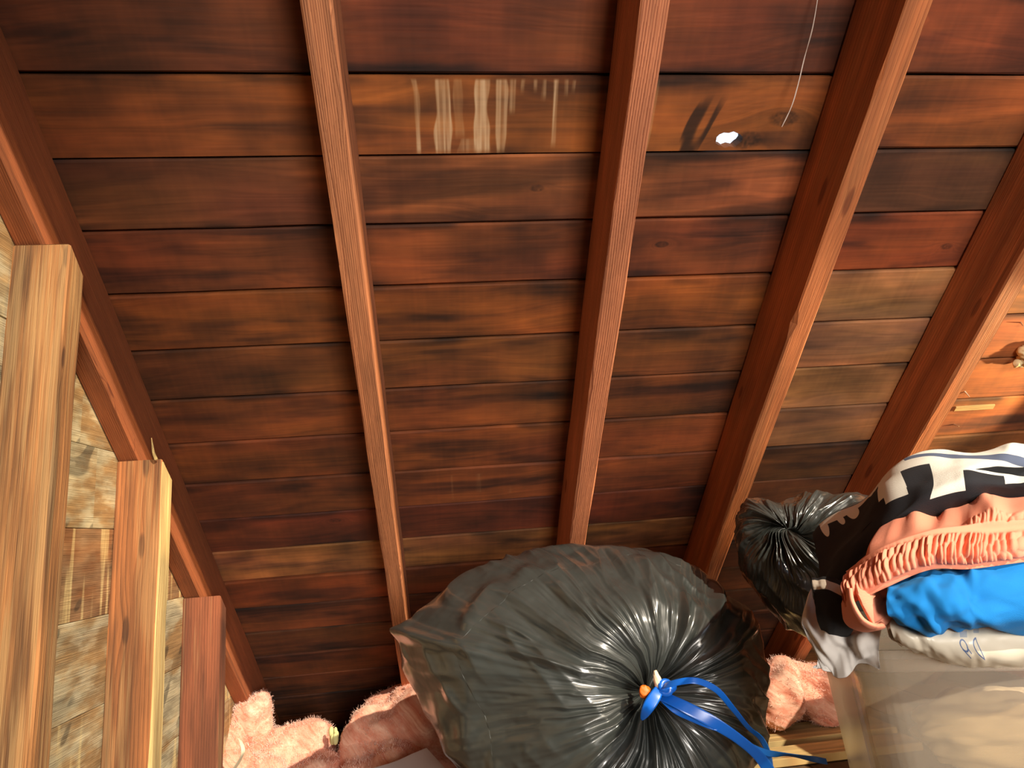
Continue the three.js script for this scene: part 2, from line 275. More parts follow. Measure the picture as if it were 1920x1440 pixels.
// ------------------------------------------------------------------ floor and the unseen far side of the attic
const floorMat = new THREE.MeshStandardMaterial({ map: timberMap(51, [104, 80, 54], [78, 58, 38], { lines: 14, contrast: 0.4, knots: 5 }), roughness: 0.85 });
const floor = structure('floor', 'pale attic floor boards');
{ const r = rng(3); for (let i = 0; i < 24; i++) { const x0 = XG - 0.02 + i * 0.2, off = r(); const g = sawn(-2.4, 4.7, -0.02, 0, -x0 - 0.197, -x0, { ease: 0.0015, segs: 4, seed: i, uv: (x, y, z) => [x * 0.6 + off, z / 0.2] }); g.rotateY(-Math.PI / 2); part('plank', g, floorMat, floor); } }
const felt = toSlope(structure('roof_felt', 'tarred felt over the roof boards'));
{ const m = new THREE.MeshStandardMaterial({ color: new THREE.Color(0.03, 0.03, 0.03), roughness: 0.9 }); for (const [a, b, c, d] of [[XG - 0.05, 0.45, SRIDGE, SEAVE + 0.1], [0.51, XR, SRIDGE, SEAVE + 0.1], [0.45, 0.51, SRIDGE, 0.315], [0.45, 0.51, 0.366, SEAVE + 0.1]]) part('sheet', sawn(a, b, -H2 - 0.03, -H2 - 0.0215, c, d, { ease: 0.0005, uv: uvBoard }), m, felt); }
const rearMat = boardMat;
const ceilingRear = structure('ceiling_rear', 'opposite roof slope out of view behind the camera, opening placed to let the sun in');
{
  const len = 3.95, dir = V3(0, -Math.sin(TH), Math.cos(TH)), top = V3(0, 2.49 + EYE, 1.5), nrm = V3(0, Math.cos(TH), Math.sin(TH));
  const M = new THREE.Matrix4().makeBasis(V3(1, 0, 0), nrm, dir).setPosition(top);
  const panel = (x0, x1, t0, t1) => { const g = sawn(x0, x1, 0, 0.025, t0, t1, { uv: uvBoard }); const m = part('panel', g, rearMat, ceilingRear); m.matrixAutoUpdate = false; m.matrix.copy(M); m.matrix.decompose(m.position, m.quaternion, m.scale); m.matrixAutoUpdate = true; };
  panel(XG - 0.03, 0.7, -0.02, len); panel(0.7, 4.2, 1.15, len); panel(4.0, 4.2, -0.02, 1.15);  // opening out of view, placed so sunlight reaches the studs and heap
}
const wallRear = structure('wall_rear', 'rear attic wall behind the camera');
{
  const sh = new THREE.Shape([[XG, 0], [4.2, 0], [4.2, EYE + 1.6], [XG, EYE + 1.6]].map(([x, y]) => new THREE.Vector2(x, y))), hole = new THREE.Path([[-1, -1], [-1, 1], [1, 1], [1, -1]].map(([a, b]) => new THREE.Vector2(WIN.x + a * WIN.w / 2, WIN.y + b * WIN.h / 2))); sh.holes.push(hole);
  const g = new THREE.ExtrudeGeometry(sh, { depth: 0.03, bevelEnabled: false }); g.translate(0, 0, WIN.z + 0.012); part('panel', g, studMats[2], wallRear);
}
const window1 = structure('unseen_window_1', 'unseen frosted window behind the camera, placed to light the rafters');
{
  const b = (x, y, w, h) => { const g = new THREE.BoxGeometry(w, h, 0.03); g.translate(WIN.x + x, WIN.y + y, WIN.z + 0.03); return g; };
  part('frame', mergeGeometries([b(0, WIN.h / 2, WIN.w + 0.06, 0.05), b(0, -WIN.h / 2, WIN.w + 0.06, 0.05), b(WIN.w / 2, 0, 0.05, WIN.h), b(-WIN.w / 2, 0, 0.05, WIN.h)]), studMats[0], window1);
  const g = new THREE.BoxGeometry(WIN.w - 0.05, WIN.h - 0.05, 0.004); g.translate(WIN.x, WIN.y, WIN.z + 0.03);
  part('pane', g, new THREE.MeshStandardMaterial({ color: 0xffffff, emissive: new THREE.Color(1, 0.95, 0.88), emissiveIntensity: 2, roughness: 0.6 }), window1);  // glowing pane of the unseen window, lights the rafter undersides
}
const unseenBoards = structure('unseen_shade_boards', 'unseen boards beside the camera, placed to shade the left roof bay');  // out of view, placed to keep window light off the left roof bay
{ const sh = [[XG + 0.001, -0.03]]; for (const [a, b] of sh) for (let k = 0; k < 3; k++) { const w = (b - a) / 3; part('board', sawn(a + k * w + 0.001, a + (k + 1) * w - 0.001, 0.001, EYE + 1.35, 0.3, 0.325, { ease: 0.002, segs: 1, uv: (x, y, z) => [y * 0.8, x / 0.16] }), studMats[2], unseenBoards); } }
const wallRight = structure('wall_right', 'far gable wall outside the picture');
{ const sh = new THREE.Shape([[-2.45, -EYE - 0.02], [4.7, -EYE - 0.02], [1.5, 2.52]].map(([z, y]) => new THREE.Vector2(z, y + EYE))); const g = new THREE.ExtrudeGeometry(sh, { depth: 0.02, bevelEnabled: false }); g.rotateY(-Math.PI / 2); g.translate(4.22, 0, 0); part('panel', g, studMats[2], wallRight); }

// ------------------------------------------------------------------ pink insulation
const pinkMat = new THREE.MeshPhysicalMaterial({ map: dataMap(512, 512, (i, j, c) => { const n = vnp(i / 512 * 10, j / 512 * 10, 10) * 0.5 + vnp(i / 512 * 40, j / 512 * 40, 40) * 0.3 + vnp(i / 512 * 128, j / 512 * 128, 128) * 0.2; c[0] = 224 + 60 * (n - 0.4); c[1] = 156 + 120 * (n - 0.4); c[2] = 130 + 120 * (n - 0.4); }), roughness: 1, sheen: 0.4, sheenColor: new THREE.Color(1, 0.75, 0.65), sheenRoughness: 0.8 });
const fibreMat = new THREE.MeshStandardMaterial({ color: new THREE.Color(0.84, 0.56, 0.46), roughness: 1, side: THREE.DoubleSide });
function batt(name, label, lumps, seed, fibres = 2600, low = 0.003) {
  const o = thing(name, label, 'insulation', 'tufts of pink insulation at the eaves'); const r = rng(seed), gs = [];
  const fp = [];
  for (const [c, rad, rot] of lumps) {
    const g = new THREE.SphereGeometry(1, 110, 80), p = g.getAttribute('position'), t = g.getAttribute('uv'), q = new THREE.Quaternion().setFromEuler(new THREE.Euler(...rot)), v = V3();
    for (let i = 0; i < p.count; i++) {
      v.fromBufferAttribute(p, i);
      const a = v.clone(), e = 0.62; a.set(Math.sign(a.x) * Math.abs(a.x) ** e, Math.sign(a.y) * Math.abs(a.y) ** 0.8, Math.sign(a.z) * Math.abs(a.z) ** e);
      const w = V3(a.x * rad[0], a.y * rad[1], a.z * rad[2]).applyQuaternion(q), P = w.clone().add(c);
      const n = 1.1 * (fbm3(P.x * 13 + seed, P.y * 13, P.z * 13, 2) - 0.5) + 0.12 * (fbm3(P.x * 70, P.y * 70, P.z * 70 + seed, 2) - 0.5);
      P.add(w.clone().normalize().multiplyScalar(n * 0.075)); if (P.y < low) P.y = low;
      p.setXYZ(i, P.x, P.y, P.z); t.setXY(i, (P.x + P.y) * 4, (P.z + P.y) * 4);
    }
    g.computeVertexNormals();
    const nn = g.getAttribute('normal');
    for (let k = 0; k < fibres * 4 / lumps.length; k++) {
      const i = Math.floor(r() * p.count), P = V3().fromBufferAttribute(p, i), N = V3().fromBufferAttribute(nn, i).add(V3(r() - 0.5, r() - 0.3, r() - 0.5).multiplyScalar(1.5)).normalize(), L = 0.003 + r() * 0.007, S = V3(r() - 0.5, r() - 0.5, r() - 0.5).cross(N).normalize().multiplyScalar(0.0003 + r() * 0.0004);
      const m = P.clone().addScaledVector(N, L * 0.55), e = m.clone().addScaledVector(N, L * 0.45).add(V3(r() - 0.5, r() - 0.5, r() - 0.5).multiplyScalar(L * 0.8));
      fp.push(P.x - S.x, P.y - S.y, P.z - S.z, P.x + S.x, P.y + S.y, P.z + S.z, m.x, m.y, m.z, m.x - S.x, m.y - S.y, m.z - S.z, m.x + S.x, m.y + S.y, m.z + S.z, e.x, e.y, e.z);
    }
    gs.push(g);
  }
  part('wool', mergeGeometries(gs), pinkMat, o);
  const f = new THREE.BufferGeometry(); f.setAttribute('position', new THREE.Float32BufferAttribute(fp, 3)); f.computeVertexNormals();
  part('loose_fibres', f, fibreMat, o).userData.kind = 'stuff';
  return o;
}
const L = (px, py, d, rx, ry, rz, turn = 0) => [at(px, py, d), [rx, ry, rz], [0.15, turn, 0.1]];
batt('insulation_batt', 'ragged sunlit pink insulation piled beside the shortest stud', [L(470, 1345, 1.74, 0.055, 0.06, 0.06), L(440, 1395, 1.7, 0.04, 0.07, 0.06), L(548, 1420, 1.72, 0.1, 0.07, 0.09), L(480, 1450, 1.62, 0.09, 0.05, 0.07), L(574, 1456, 1.62, 0.07, 0.045, 0.07)], 1, 5000);
batt('insulation_tuft', 'small pink insulation tuft at the foot of the middle stud', [L(352, 1432, 1.42, 0.042, 0.036, 0.04), L(312, 1450, 1.38, 0.04, 0.035, 0.04)], 3, 1800);
batt('insulation_batt', 'large shaded pink insulation mound left of the knotted black bag', [L(775, 1392, 1.72, 0.17, 0.12, 0.12, 0.2), L(712, 1448, 1.6, 0.1, 0.075, 0.09)], 4, 3400);
batt('insulation_batt', 'pink insulation behind the right side of the knotted black bag', [L(1440, 1300, 1.78, 0.09, 0.07, 0.09), L(1540, 1300, 1.8, 0.1, 0.07, 0.09)], 5, 2400, 0.025);

// ------------------------------------------------------------------ swept ribbons and spline patches
function ribbon(points, width, thick, faceTo, segs = 60, taper = () => 1) {
  const c = new THREE.CatmullRomCurve3(points, false, 'centripetal'), ring = [[-1, -0.6], [-1, 0.6], [-0.7, 1], [0.7, 1], [1, 0.6], [1, -0.6], [0.7, -1], [-0.7, -1]], pos = [], idx = [], tex = [];
  for (let i = 0; i <= segs; i++) {
    const t = i / segs, P = c.getPoint(t), T = c.getTangent(t), F = faceTo(P, t).clone(); F.addScaledVector(T, -F.dot(T)).normalize(); const S = T.clone().cross(F), k = taper(t);
    for (const [a, b] of ring) { const Q = P.clone().addScaledVector(S, a * width * 0.5 * k).addScaledVector(F, b * thick * 0.5); pos.push(Q.x, Q.y, Q.z); tex.push(t, a * 0.5 + 0.5); }
  }
  for (let i = 0; i < segs; i++) for (let k = 0; k < 8; k++) { const a = i * 8 + k, b = i * 8 + (k + 1) % 8; idx.push(a, b, a + 8, b, b + 8, a + 8); }
  for (let k = 1; k < 7; k++) { idx.push(0, k + 1, k); const e = segs * 8; idx.push(e, e + k, e + k + 1); }
  const g = new THREE.BufferGeometry(); g.setAttribute('position', new THREE.Float32BufferAttribute(pos, 3)); g.setAttribute('uv', new THREE.Float32BufferAttribute(tex, 2)); g.setIndex(idx); g.computeVertexNormals(); return g;
}
const toEye = (P) => camera.position.clone().sub(P).normalize();
const cr = (a, b, c, d, t) => 0.5 * ((2 * b) + (c - a) * t + (2 * a - 5 * b + 4 * c - d) * t * t + (3 * b - a - 3 * c + d) * t * t * t);
/** A piece of cloth through a net of points, with folds and a real thickness. */
function cloth(net, nu, nv, fold, thick) {
  const R = net.length, C = net[0].length, P = net.map((row) => row.map((q) => at(...q)));
  const get = (i, j) => P[clamp(i, 0, R - 1)][clamp(j, 0, C - 1)];
  const evalAt = (u, v) => {
    const fj = clamp(u) * (C - 1), fi = clamp(v) * (R - 1), j = Math.min(Math.floor(fj), C - 2), i = Math.min(Math.floor(fi), R - 2), tu = fj - j, tv = fi - i, out = V3(), rows = [];
    for (let k = -1; k <= 2; k++) rows.push(['x', 'y', 'z'].map((w) => cr(get(i + k, j - 1)[w], get(i + k, j)[w], get(i + k, j + 1)[w], get(i + k, j + 2)[w], tu)));
    return out.set(cr(rows[0][0], rows[1][0], rows[2][0], rows[3][0], tv), cr(rows[0][1], rows[1][1], rows[2][1], rows[3][1], tv), cr(rows[0][2], rows[1][2], rows[2][2], rows[3][2], tv));
  };
  const front = [], back = [], tex = [];
  for (let i = 0; i <= nv; i++) for (let j = 0; j <= nu; j++) {
    const u = j / nu, v = i / nv, p = evalAt(u, v), e = 0.004, du = evalAt(Math.min(u + e, 1), v).sub(evalAt(Math.max(u - e, 0), v)), dv = evalAt(u, Math.min(v + e, 1)).sub(evalAt(u, Math.max(v - e, 0)));
    const n = dv.cross(du).normalize(); if (n.dot(toEye(p)) < 0) n.negate();
    const edge = Math.min(1, Math.min(u, 1 - u) * 14, Math.min(v, 1 - v) * 14);
    const f = p.clone().addScaledVector(n, fold(u, v)); front.push(f.x, f.y, f.z);
    const b = f.clone().addScaledVector(n, -thick * (0.25 + 0.75 * Math.sqrt(edge))); back.push(b.x, b.y, b.z); tex.push(u, v);
  }
  const N = (nu + 1) * (nv + 1), idx = [], w = nu + 1;
  for (let i = 0; i < nv; i++) for (let j = 0; j < nu; j++) { const a = i * w + j; idx.push(a, a + w, a + 1, a + 1, a + w, a + w + 1); idx.push(N + a, N + a + 1, N + a + w, N + a + 1, N + a + w + 1, N + a + w); }
  for (let j = 0; j < nu; j++) { idx.push(j, j + 1, N + j, j + 1, N + j + 1, N + j); const a = nv * w + j; idx.push(a, N + a, a + 1, a + 1, N + a, N + a + 1); }
  for (let i = 0; i < nv; i++) { const a = i * w; idx.push(a, N + a, a + w, a + w, N + a, N + a + w); const b = a + nu; idx.push(b, b + w, N + b, b + w, N + b + w, N + b); }
  const g = new THREE.BufferGeometry(); g.setAttribute('position', new THREE.Float32BufferAttribute(front.concat(back), 3)); g.setAttribute('uv', new THREE.Float32BufferAttribute(tex.concat(tex), 2)); g.setIndex(idx); g.computeVertexNormals(); return g;
}
const weave = dataMap(256, 256, (i, j, c) => { c[0] = c[1] = c[2] = 128 + 60 * Math.sin(i * 0.8) * Math.sin(j * 0.8) + 60 * (vnp(i / 4, j / 4, 64) - 0.5); }, false);
weave.repeat.set(6, 4);
const fabric = (color, extra = {}) => new THREE.MeshPhysicalMaterial({ color, roughness: 0.9, sheen: 0.25, sheenRoughness: 0.6, bumpMap: weave, bumpScale: 0.0004, ...extra });

// ------------------------------------------------------------------ black bags
const bagMat = new THREE.MeshPhysicalMaterial({ color: new THREE.Color(0.036, 0.041, 0.038), roughness: 0.42, clearcoat: 1, clearcoatRoughness: 0.16, bumpMap: dataMap(512, 512, (i, j, c) => { const v = 128 + 160 * (vnp(i / 512 * 90, j / 512 * 7, 90) - 0.5) + 90 * (vnp(i / 512 * 40, j / 512 * 26, 40) - 0.5); c[0] = c[1] = c[2] = v; }, false), bumpScale: 0.0016 });
function bagShape({ cx, cy, depth, outline, fwd, back, tie, pinch, pleat, wrinkle, seed, nT = 220, nP = 640 }) {
  const C = at(cx, cy, depth), F = toEye(C), Rt = V3(0, 1, 0).cross(F).normalize(), U = F.clone().cross(Rt);
  const tab = outline.map(([x, y]) => { const v = at(x, y, depth).sub(C); return [Math.atan2(v.dot(U), v.dot(Rt)), v.length()]; }).sort((a, b) => a[0] - b[0]);
  const radius = (a) => { const n = tab.length; let k = tab.findIndex((q) => q[0] > a); if (k < 0) k = 0; const q = (i) => { const m = ((i % n) + n) % n, turn = Math.floor(i / n); return [tab[m][0] + turn * 2 * Math.PI, tab[m][1]]; };
    let b = q(k), p = q(k - 1); if (k === 0 && a > tab[n - 1][0]) { p = tab[n - 1]; b = [tab[0][0] + 2 * Math.PI, tab[0][1]]; k = n; } const t = (a - p[0]) / (b[0] - p[0]); return cr(q(k - 2)[1], p[1], b[1], q(k + 1)[1], t); };
  const tv = at(...tie).sub(C), t0 = V3(tv.dot(Rt) / radius(Math.atan2(tv.dot(U), tv.dot(Rt))), tv.dot(U) / radius(Math.atan2(tv.dot(U), tv.dot(Rt))), 0); t0.z = Math.sqrt(Math.max(0.05, 1 - t0.lengthSq())); t0.normalize();
  const a0 = V3(0, 1, 0).cross(t0).normalize(), b0 = t0.clone().cross(a0), pos = [], tex = [], idx = [];
  const toW = (v) => C.clone().addScaledVector(Rt, v.x).addScaledVector(U, v.y).addScaledVector(F, v.z);
  for (let i = 0; i <= nT; i++) {
    const th = Math.PI * Math.pow(i / nT, 1.45);
    for (let j = 0; j <= nP; j++) {
      const ph = j / nP * Math.PI * 2, u = t0.clone().multiplyScalar(Math.cos(th)).addScaledVector(a0, Math.cos(ph) * Math.sin(th)).addScaledVector(b0, Math.sin(ph) * Math.sin(th));
      const r = radius(Math.atan2(u.y, u.x)), v = V3(u.x * r, u.y * r, u.z * (u.z > 0 ? fwd : back)), n = V3(u.x / r, u.y / r, u.z / fwd).normalize();
      const q = j / nP, sw = 0.25 * Math.sin(th * 2.3 + seed);
      const ridge = (k, tw, s) => { const w = vnp(q * k + 40, th * tw + s, k); return 1 - Math.abs(2 * w - 1); };
      const env = Math.min(1, th / 0.1) * Math.exp(-Math.pow(th / 0.85, 1.6)), env2 = smooth(0.15, 0.7, th);
      const cell = fbm3(v.x * 7 + seed, v.y * 7, v.z * 7, 3), slant = vn3((v.x + v.y * 0.9) * 26 + seed, (v.y - v.x * 0.8) * 7, v.z * 9 + seed);
      let d = pleat * env * (1.1 * Math.pow(ridge(34, 1.1, seed + 3), 1.5) + 0.55 * ridge(86, 2.4, seed + 7) - 0.8) * (0.6 + 0.8 * vnp(q * 9, 4.4 + th, 9));
      d += wrinkle * env2 * ((1 - Math.abs(2 * slant - 1)) - 0.5) * smooth(0.35, 0.6, cell) + wrinkle * 2.2 * (cell - 0.5) * env2;
      d += wrinkle * 0.8 * env2 * (ridge(22, 1.5, seed + 11) - 0.5);
      d -= pinch * Math.exp(-Math.pow(th / 0.2, 2)); d += pinch * 0.25 * Math.exp(-Math.pow((th - 0.42) / 0.2, 2));
      v.addScaledVector(n, d); const P = toW(v); if (P.y < 0.006) P.y = 0.006 + 0.002 * cell;
      pos.push(P.x, P.y, P.z); tex.push(q * 3, th);
    }
  }
  const w = nP + 1; for (let i = 0; i < nT; i++) for (let j = 0; j < nP; j++) { const a = i * w + j; idx.push(a, a + w, a + 1, a + 1, a + w, a + w + 1); }
  const g = new THREE.BufferGeometry(); g.setAttribute('position', new THREE.Float32BufferAttribute(pos, 3)); g.setAttribute('uv', new THREE.Float32BufferAttribute(tex, 2)); g.setIndex(idx);
  g.computeVertexNormals();
  { const nA = g.getAttribute('normal'); for (let i = 0; i <= nT; i++) { const a = i * w, b = a + nP, s = V3().fromBufferAttribute(nA, a).add(V3().fromBufferAttribute(nA, b)).normalize(); nA.setXYZ(a, s.x, s.y, s.z); nA.setXYZ(b, s.x, s.y, s.z); } }
  return g;
}
const bag = thing('garbage_bag', 'full black garbage bag knotted with a blue drawstring, in the middle', 'garbage bag');
part('bag_body', bagShape({ cx: 1090, cy: 1280, depth: 1.2, fwd: 0.235, back: 0.26, tie: [1228, 1300, 1.0], pinch: 0.035, pleat: 0.022, wrinkle: 0.015, seed: 2,
  outline: [[726, 1178], [752, 1170], [772, 1160], [830, 1112], [900, 1076], [985, 1047], [1060, 1036], [1150, 1040], [1215, 1040], [1290, 1062], [1345, 1096], [1390, 1128], [1412, 1168], [1427, 1215], [1422, 1265], [1408, 1330], [1398, 1390], [1370, 1450], [1310, 1540], [1200, 1590], [1060, 1600], [950, 1560], [880, 1450], [838, 1372], [795, 1300], [762, 1240], [745, 1204]] }), bagMat, bag);
const stringMat = new THREE.MeshPhysicalMaterial({ color: new THREE.Color(0.004, 0.13, 0.62), roughness: 0.35, clearcoat: 0.4, clearcoatRoughness: 0.25 });
const pts = (...a) => a.map((q) => at(...q));
for (const [w, P] of [
  [0.0085, pts([1228, 1296, 0.965], [1252, 1284, 0.935], [1300, 1276, 0.92], [1340, 1291, 0.93], [1376, 1331, 0.95], [1404, 1365, 0.965], [1428, 1386, 0.97], [1440, 1412, 0.96], [1446, 1460, 0.95])],
  [0.0165, pts([1230, 1300, 0.96], [1270, 1318, 0.935], [1330, 1350, 0.925], [1388, 1388, 0.925], [1428, 1424, 0.92], [1462, 1480, 0.91])],
  [0.0075, pts([1232, 1302, 0.955], [1262, 1330, 0.94], [1305, 1352, 0.93], [1345, 1366, 0.925])],
  [0.0085, pts([1400, 1395, 0.93], [1440, 1412, 0.95], [1485, 1416, 0.98], [1550, 1428, 1.02])]]) part('drawstring', ribbon(P, w, 0.0012, (p, t) => toEye(p).add(V3(0.5 * Math.sin(t * 7), 0.5 * Math.cos(t * 5), 0)), 70), stringMat, bag);
part('drawstring_loop', ribbon(pts([1240, 1284, 0.955], [1228, 1306, 0.94], [1214, 1328, 0.935], [1204, 1348, 0.945]), 0.017, 0.006, toEye, 30, (t) => Math.sin(Math.PI * clamp(t * 0.9 + 0.08)) ** 0.6), stringMat, bag);
{ const g = new THREE.TorusKnotGeometry(0.0055, 0.0045, 90, 10, 2, 3); const p = at(1250, 1289, 0.948); g.scale(1.2, 1, 0.8); g.translate(p.x, p.y, p.z); part('knot', g, stringMat, bag); }
const tagGeo = (px, py, d, a, b, turn) => { const g = new THREE.SphereGeometry(1, 24, 16), q = g.getAttribute('position'); for (let i = 0; i < q.count; i++) { const x = q.getX(i), y = q.getY(i), z = q.getZ(i), n = 1 + 0.35 * (vn3(x * 3 + px, y * 3, z * 3) - 0.5); q.setXYZ(i, x * a * n, y * b * n, z * 0.006 * n); } g.rotateZ(turn); const p = at(px, py, d); g.translate(p.x, p.y, p.z); g.computeVertexNormals(); return g; };
part('orange_tie', tagGeo(1209, 1297, 0.952, 0.0085, 0.0095, 0.3), new THREE.MeshStandardMaterial({ color: new THREE.Color(0.85, 0.16, 0.01), roughness: 0.5 }), bag).userData.label = 'orange plastic tie';
part('pale_tie', tagGeo(1234, 1280, 0.952, 0.006, 0.0155, 0.15), new THREE.MeshStandardMaterial({ color: new THREE.Color(0.85, 0.66, 0.45), roughness: 0.6 }), bag).userData.label = 'pale orange-white twist of plastic';

const bag2 = thing('garbage_bag', 'smaller crumpled black garbage bag lying behind the heap of clothes', 'garbage bag');
part('bag_body', bagShape({ cx: 1545, cy: 1060, depth: 1.12, fwd: 0.12, back: 0.13, tie: [1470, 985, 1.03], pinch: 0.01, pleat: 0.012, wrinkle: 0.02, seed: 9, nT: 160, nP: 420,
  outline: [[1398, 942], [1392, 1000], [1402, 1060], [1440, 1125], [1480, 1172], [1520, 1196], [1600, 1180], [1690, 1150], [1740, 1060], [1720, 960], [1650, 930], [1560, 943], [1470, 955]] }), bagMat, bag2);

// ------------------------------------------------------------------ bin with clothes
const BINY = -0.155, binDepth = 0.3;
const binO = V3(0.433, 0, -0.735), bu = V3(0.927, 0, 0.375).normalize(), bw = V3(0.375, 0, -0.927).normalize();
const inBin = (u, y, w) => binO.clone().addScaledVector(bu, u).addScaledVector(bw, w).setY(y);
const bin = thing('storage_bin', 'translucent plastic storage bin full of clothes at the lower right', 'storage bin');
const binMat = new THREE.MeshPhysicalMaterial({ color: new THREE.Color(0.84, 0.78, 0.68), roughness: 0.3, transmission: 0.9, thickness: 0, ior: 1.45, side: THREE.DoubleSide });
{
  const H = EYE + BINY, Wd = 0.5, Dp = 0.3, rad = 0.04, ring = (inset, off) => { const P = []; const a = [[rad, rad, Math.PI], [Wd - rad, rad, 1.5 * Math.PI], [Wd - rad, Dp - rad, 0], [rad, Dp - rad, 0.5 * Math.PI]]; for (const [x, z, s] of a) for (let k = 0; k <= 8; k++) { const t = s + k / 8 * Math.PI / 2; P.push([x + Math.cos(t) * (rad - off) , z + Math.sin(t) * (rad - off)]); } return P.map(([x, z]) => [Wd / 2 + (x - Wd / 2) * (1 - inset), Dp / 2 + (z - Dp / 2) * (1 - inset)]); };
  const loop = (levels, close) => { const pos = [], idx = [], n = 36; for (const [y, inset, off] of levels) for (const [x, z] of ring(inset, off)) { const p = inBin(x, y, z); pos.push(p.x, p.y, p.z); } for (let i = 0; i + 1 < levels.length; i++) for (let k = 0; k < n; k++) { const a = i * n + k, b = i * n + (k + 1) % n; idx.push(a, a + n, b, b, a + n, b + n); } if (close) for (let k = 1; k + 1 < n; k++) idx.push(0, k, k + 1); const g = new THREE.BufferGeometry(); g.setAttribute('position', new THREE.Float32BufferAttribute(pos, 3)); g.setIndex(idx); const q = g.toNonIndexed(); q.computeVertexNormals(); return q; };
  part('tub', loop([[0.003, 0.13, 0], [0.02, 0.12, 0], [H * 0.5, 0.06, 0], [H - 0.01, 0.005, 0], [H - 0.01, 0.017, 0.0005], [H * 0.5, 0.073, 0.0005], [0.02, 0.133, 0.0005], [0.006, 0.143, 0.0005]], true), binMat, bin);
  part('rim', loop([[H - 0.022, 0.003, 0], [H - 0.022, -0.03, 0], [H, -0.03, 0], [H, 0.012, 0], [H - 0.022, 0.003, 0]]), binMat, bin);
}
function bundle(label, category, u, y, w, rx, ry, rz, mat, seed) {
  const o = thing('folded_cloth', label, category, 'clothes seen through the bin'), g = new THREE.SphereGeometry(1, 64, 44), p = g.getAttribute('position'), c = inBin(u, y, w);
  for (let i = 0; i < p.count; i++) { const x = p.getX(i), yy = p.getY(i), z = p.getZ(i), n = 1 + 0.5 * (fbm3(x * 2 + seed, yy * 4, z * 2, 3) - 0.5); const q = V3().addScaledVector(bu, x * rx * n).addScaledVector(bw, z * rz * n); p.setXYZ(i, c.x + q.x, Math.max(0.012, c.y + yy * ry * n), c.z + q.z); }
  g.computeVertexNormals(); part('cloth', g, mat, o); return o;
}
bundle('cream yellow cloth bundle inside the bin at the right edge', 'clothing', 0.345, 0.26, 0.075, 0.075, 0.1, 0.04, fabric(new THREE.Color(0.75, 0.55, 0.24)), 3);
bundle('white cloth bundle high inside the bin below the white cloth', 'clothing', 0.16, 0.32, 0.085, 0.09, 0.045, 0.045, fabric(new THREE.Color(0.8, 0.74, 0.62)), 6);
bundle('dusty pink cloth across the top inside the bin', 'clothing', 0.3, 0.385, 0.17, 0.13, 0.025, 0.1, fabric(new THREE.Color(0.55, 0.22, 0.17)), 8);
bundle('small orange cloth in the middle of the bin', 'clothing', 0.243, 0.235, 0.062, 0.018, 0.034, 0.014, fabric(new THREE.Color(0.7, 0.2, 0.06)), 11);
bundle('tan cloth heap filling the bottom of the bin', 'clothing', 0.19, 0.13, 0.12, 0.13, 0.1, 0.075, fabric(new THREE.Color(0.6, 0.42, 0.22)), 14);

function canvasMap(w, h, draw) { const c = document.createElement('canvas'); c.width = w; c.height = h; draw(c.getContext('2d')); const t = new THREE.CanvasTexture(c); t.colorSpace = THREE.SRGBColorSpace; t.flipY = false; return t; }
const navyMap = canvasMap(1024, 512, (x) => {
  x.fillStyle = '#15161d'; x.fillRect(0, 0, 1024, 512);
  x.fillStyle = '#e9e7dc'; x.fillRect(280, 0, 744, 215); x.fillRect(300, 0, 70, 240); x.fillRect(450, 200, 100, 125); x.fillRect(695, 200, 150, 72); x.fillRect(930, 200, 94, 72);
  x.fillStyle = '#15161d'; x.fillRect(372, 130, 78, 110);
  x.fillStyle = '#56627c'; x.beginPath(); x.moveTo(400, 30); x.lineTo(560, 62); x.lineTo(860, 84); x.lineTo(1024, 30); x.lineTo(1024, 118); x.lineTo(860, 132); x.lineTo(560, 100); x.lineTo(400, 60); x.closePath(); x.fill();
  x.fillStyle = '#e4e0d4'; x.beginPath(); x.moveTo(40, 20); x.lineTo(330, 0); x.lineTo(330, 60); x.lineTo(60, 80); x.fill();
  x.fillStyle = '#e6e2d8'; for (const [a, b, w, h] of [[60, 80, 26, 70], [110, 80, 18, 40], [150, 70, 40, 60], [240, 70, 30, 30]]) { x.beginPath(); x.ellipse(a, b, w / 2, h, 0, 0, 7); x.fill(); }
});
const shirt = thing('striped_top', 'navy and white striped top draped over the back of the heap', 'clothing');
const navyFold = (u, v) => 0.016 * (fbm(u * 5 + 2, v * 3 + 9, 3) - 0.5) + 0.005 * Math.sin(u * 19 + v * 7) * (1 - v * 0.6);
part('body', cloth([
  [[1530, 1000, 1.0], [1600, 945, 0.94], [1662, 884, 0.9], [1765, 836, 0.88], [1860, 838, 0.86], [1930, 838, 0.85], [2060, 830, 0.85]],
  [[1530, 1015, 0.94], [1605, 955, 0.87], [1675, 898, 0.82], [1780, 856, 0.79], [1870, 868, 0.78], [1940, 868, 0.78], [2060, 860, 0.78]],
  [[1530, 1055, 0.87], [1600, 1005, 0.81], [1685, 940, 0.755], [1785, 898, 0.725], [1880, 900, 0.715], [1950, 895, 0.71], [2060, 885, 0.71]],
  [[1532, 1105, 0.83], [1580, 1070, 0.79], [1660, 1000, 0.75], [1785, 945, 0.73], [1890, 932, 0.72], [1960, 925, 0.72], [2060, 910, 0.72]],
  [[1535, 1150, 0.82], [1580, 1130, 0.80], [1660, 1060, 0.78], [1785, 1000, 0.77], [1890, 985, 0.76], [1960, 975, 0.76], [2060, 960, 0.76]]], 150, 80, navyFold, 0.03), fabric(0xffffff, { map: navyMap }), shirt);
const sleeveMap = canvasMap(128, 256, (x) => { x.fillStyle = '#17181c'; x.fillRect(0, 0, 128, 256); x.fillStyle = '#d8cbbb'; x.beginPath(); x.moveTo(0, 20); x.lineTo(128, 40); x.lineTo(128, 90); x.lineTo(0, 78); x.fill(); });
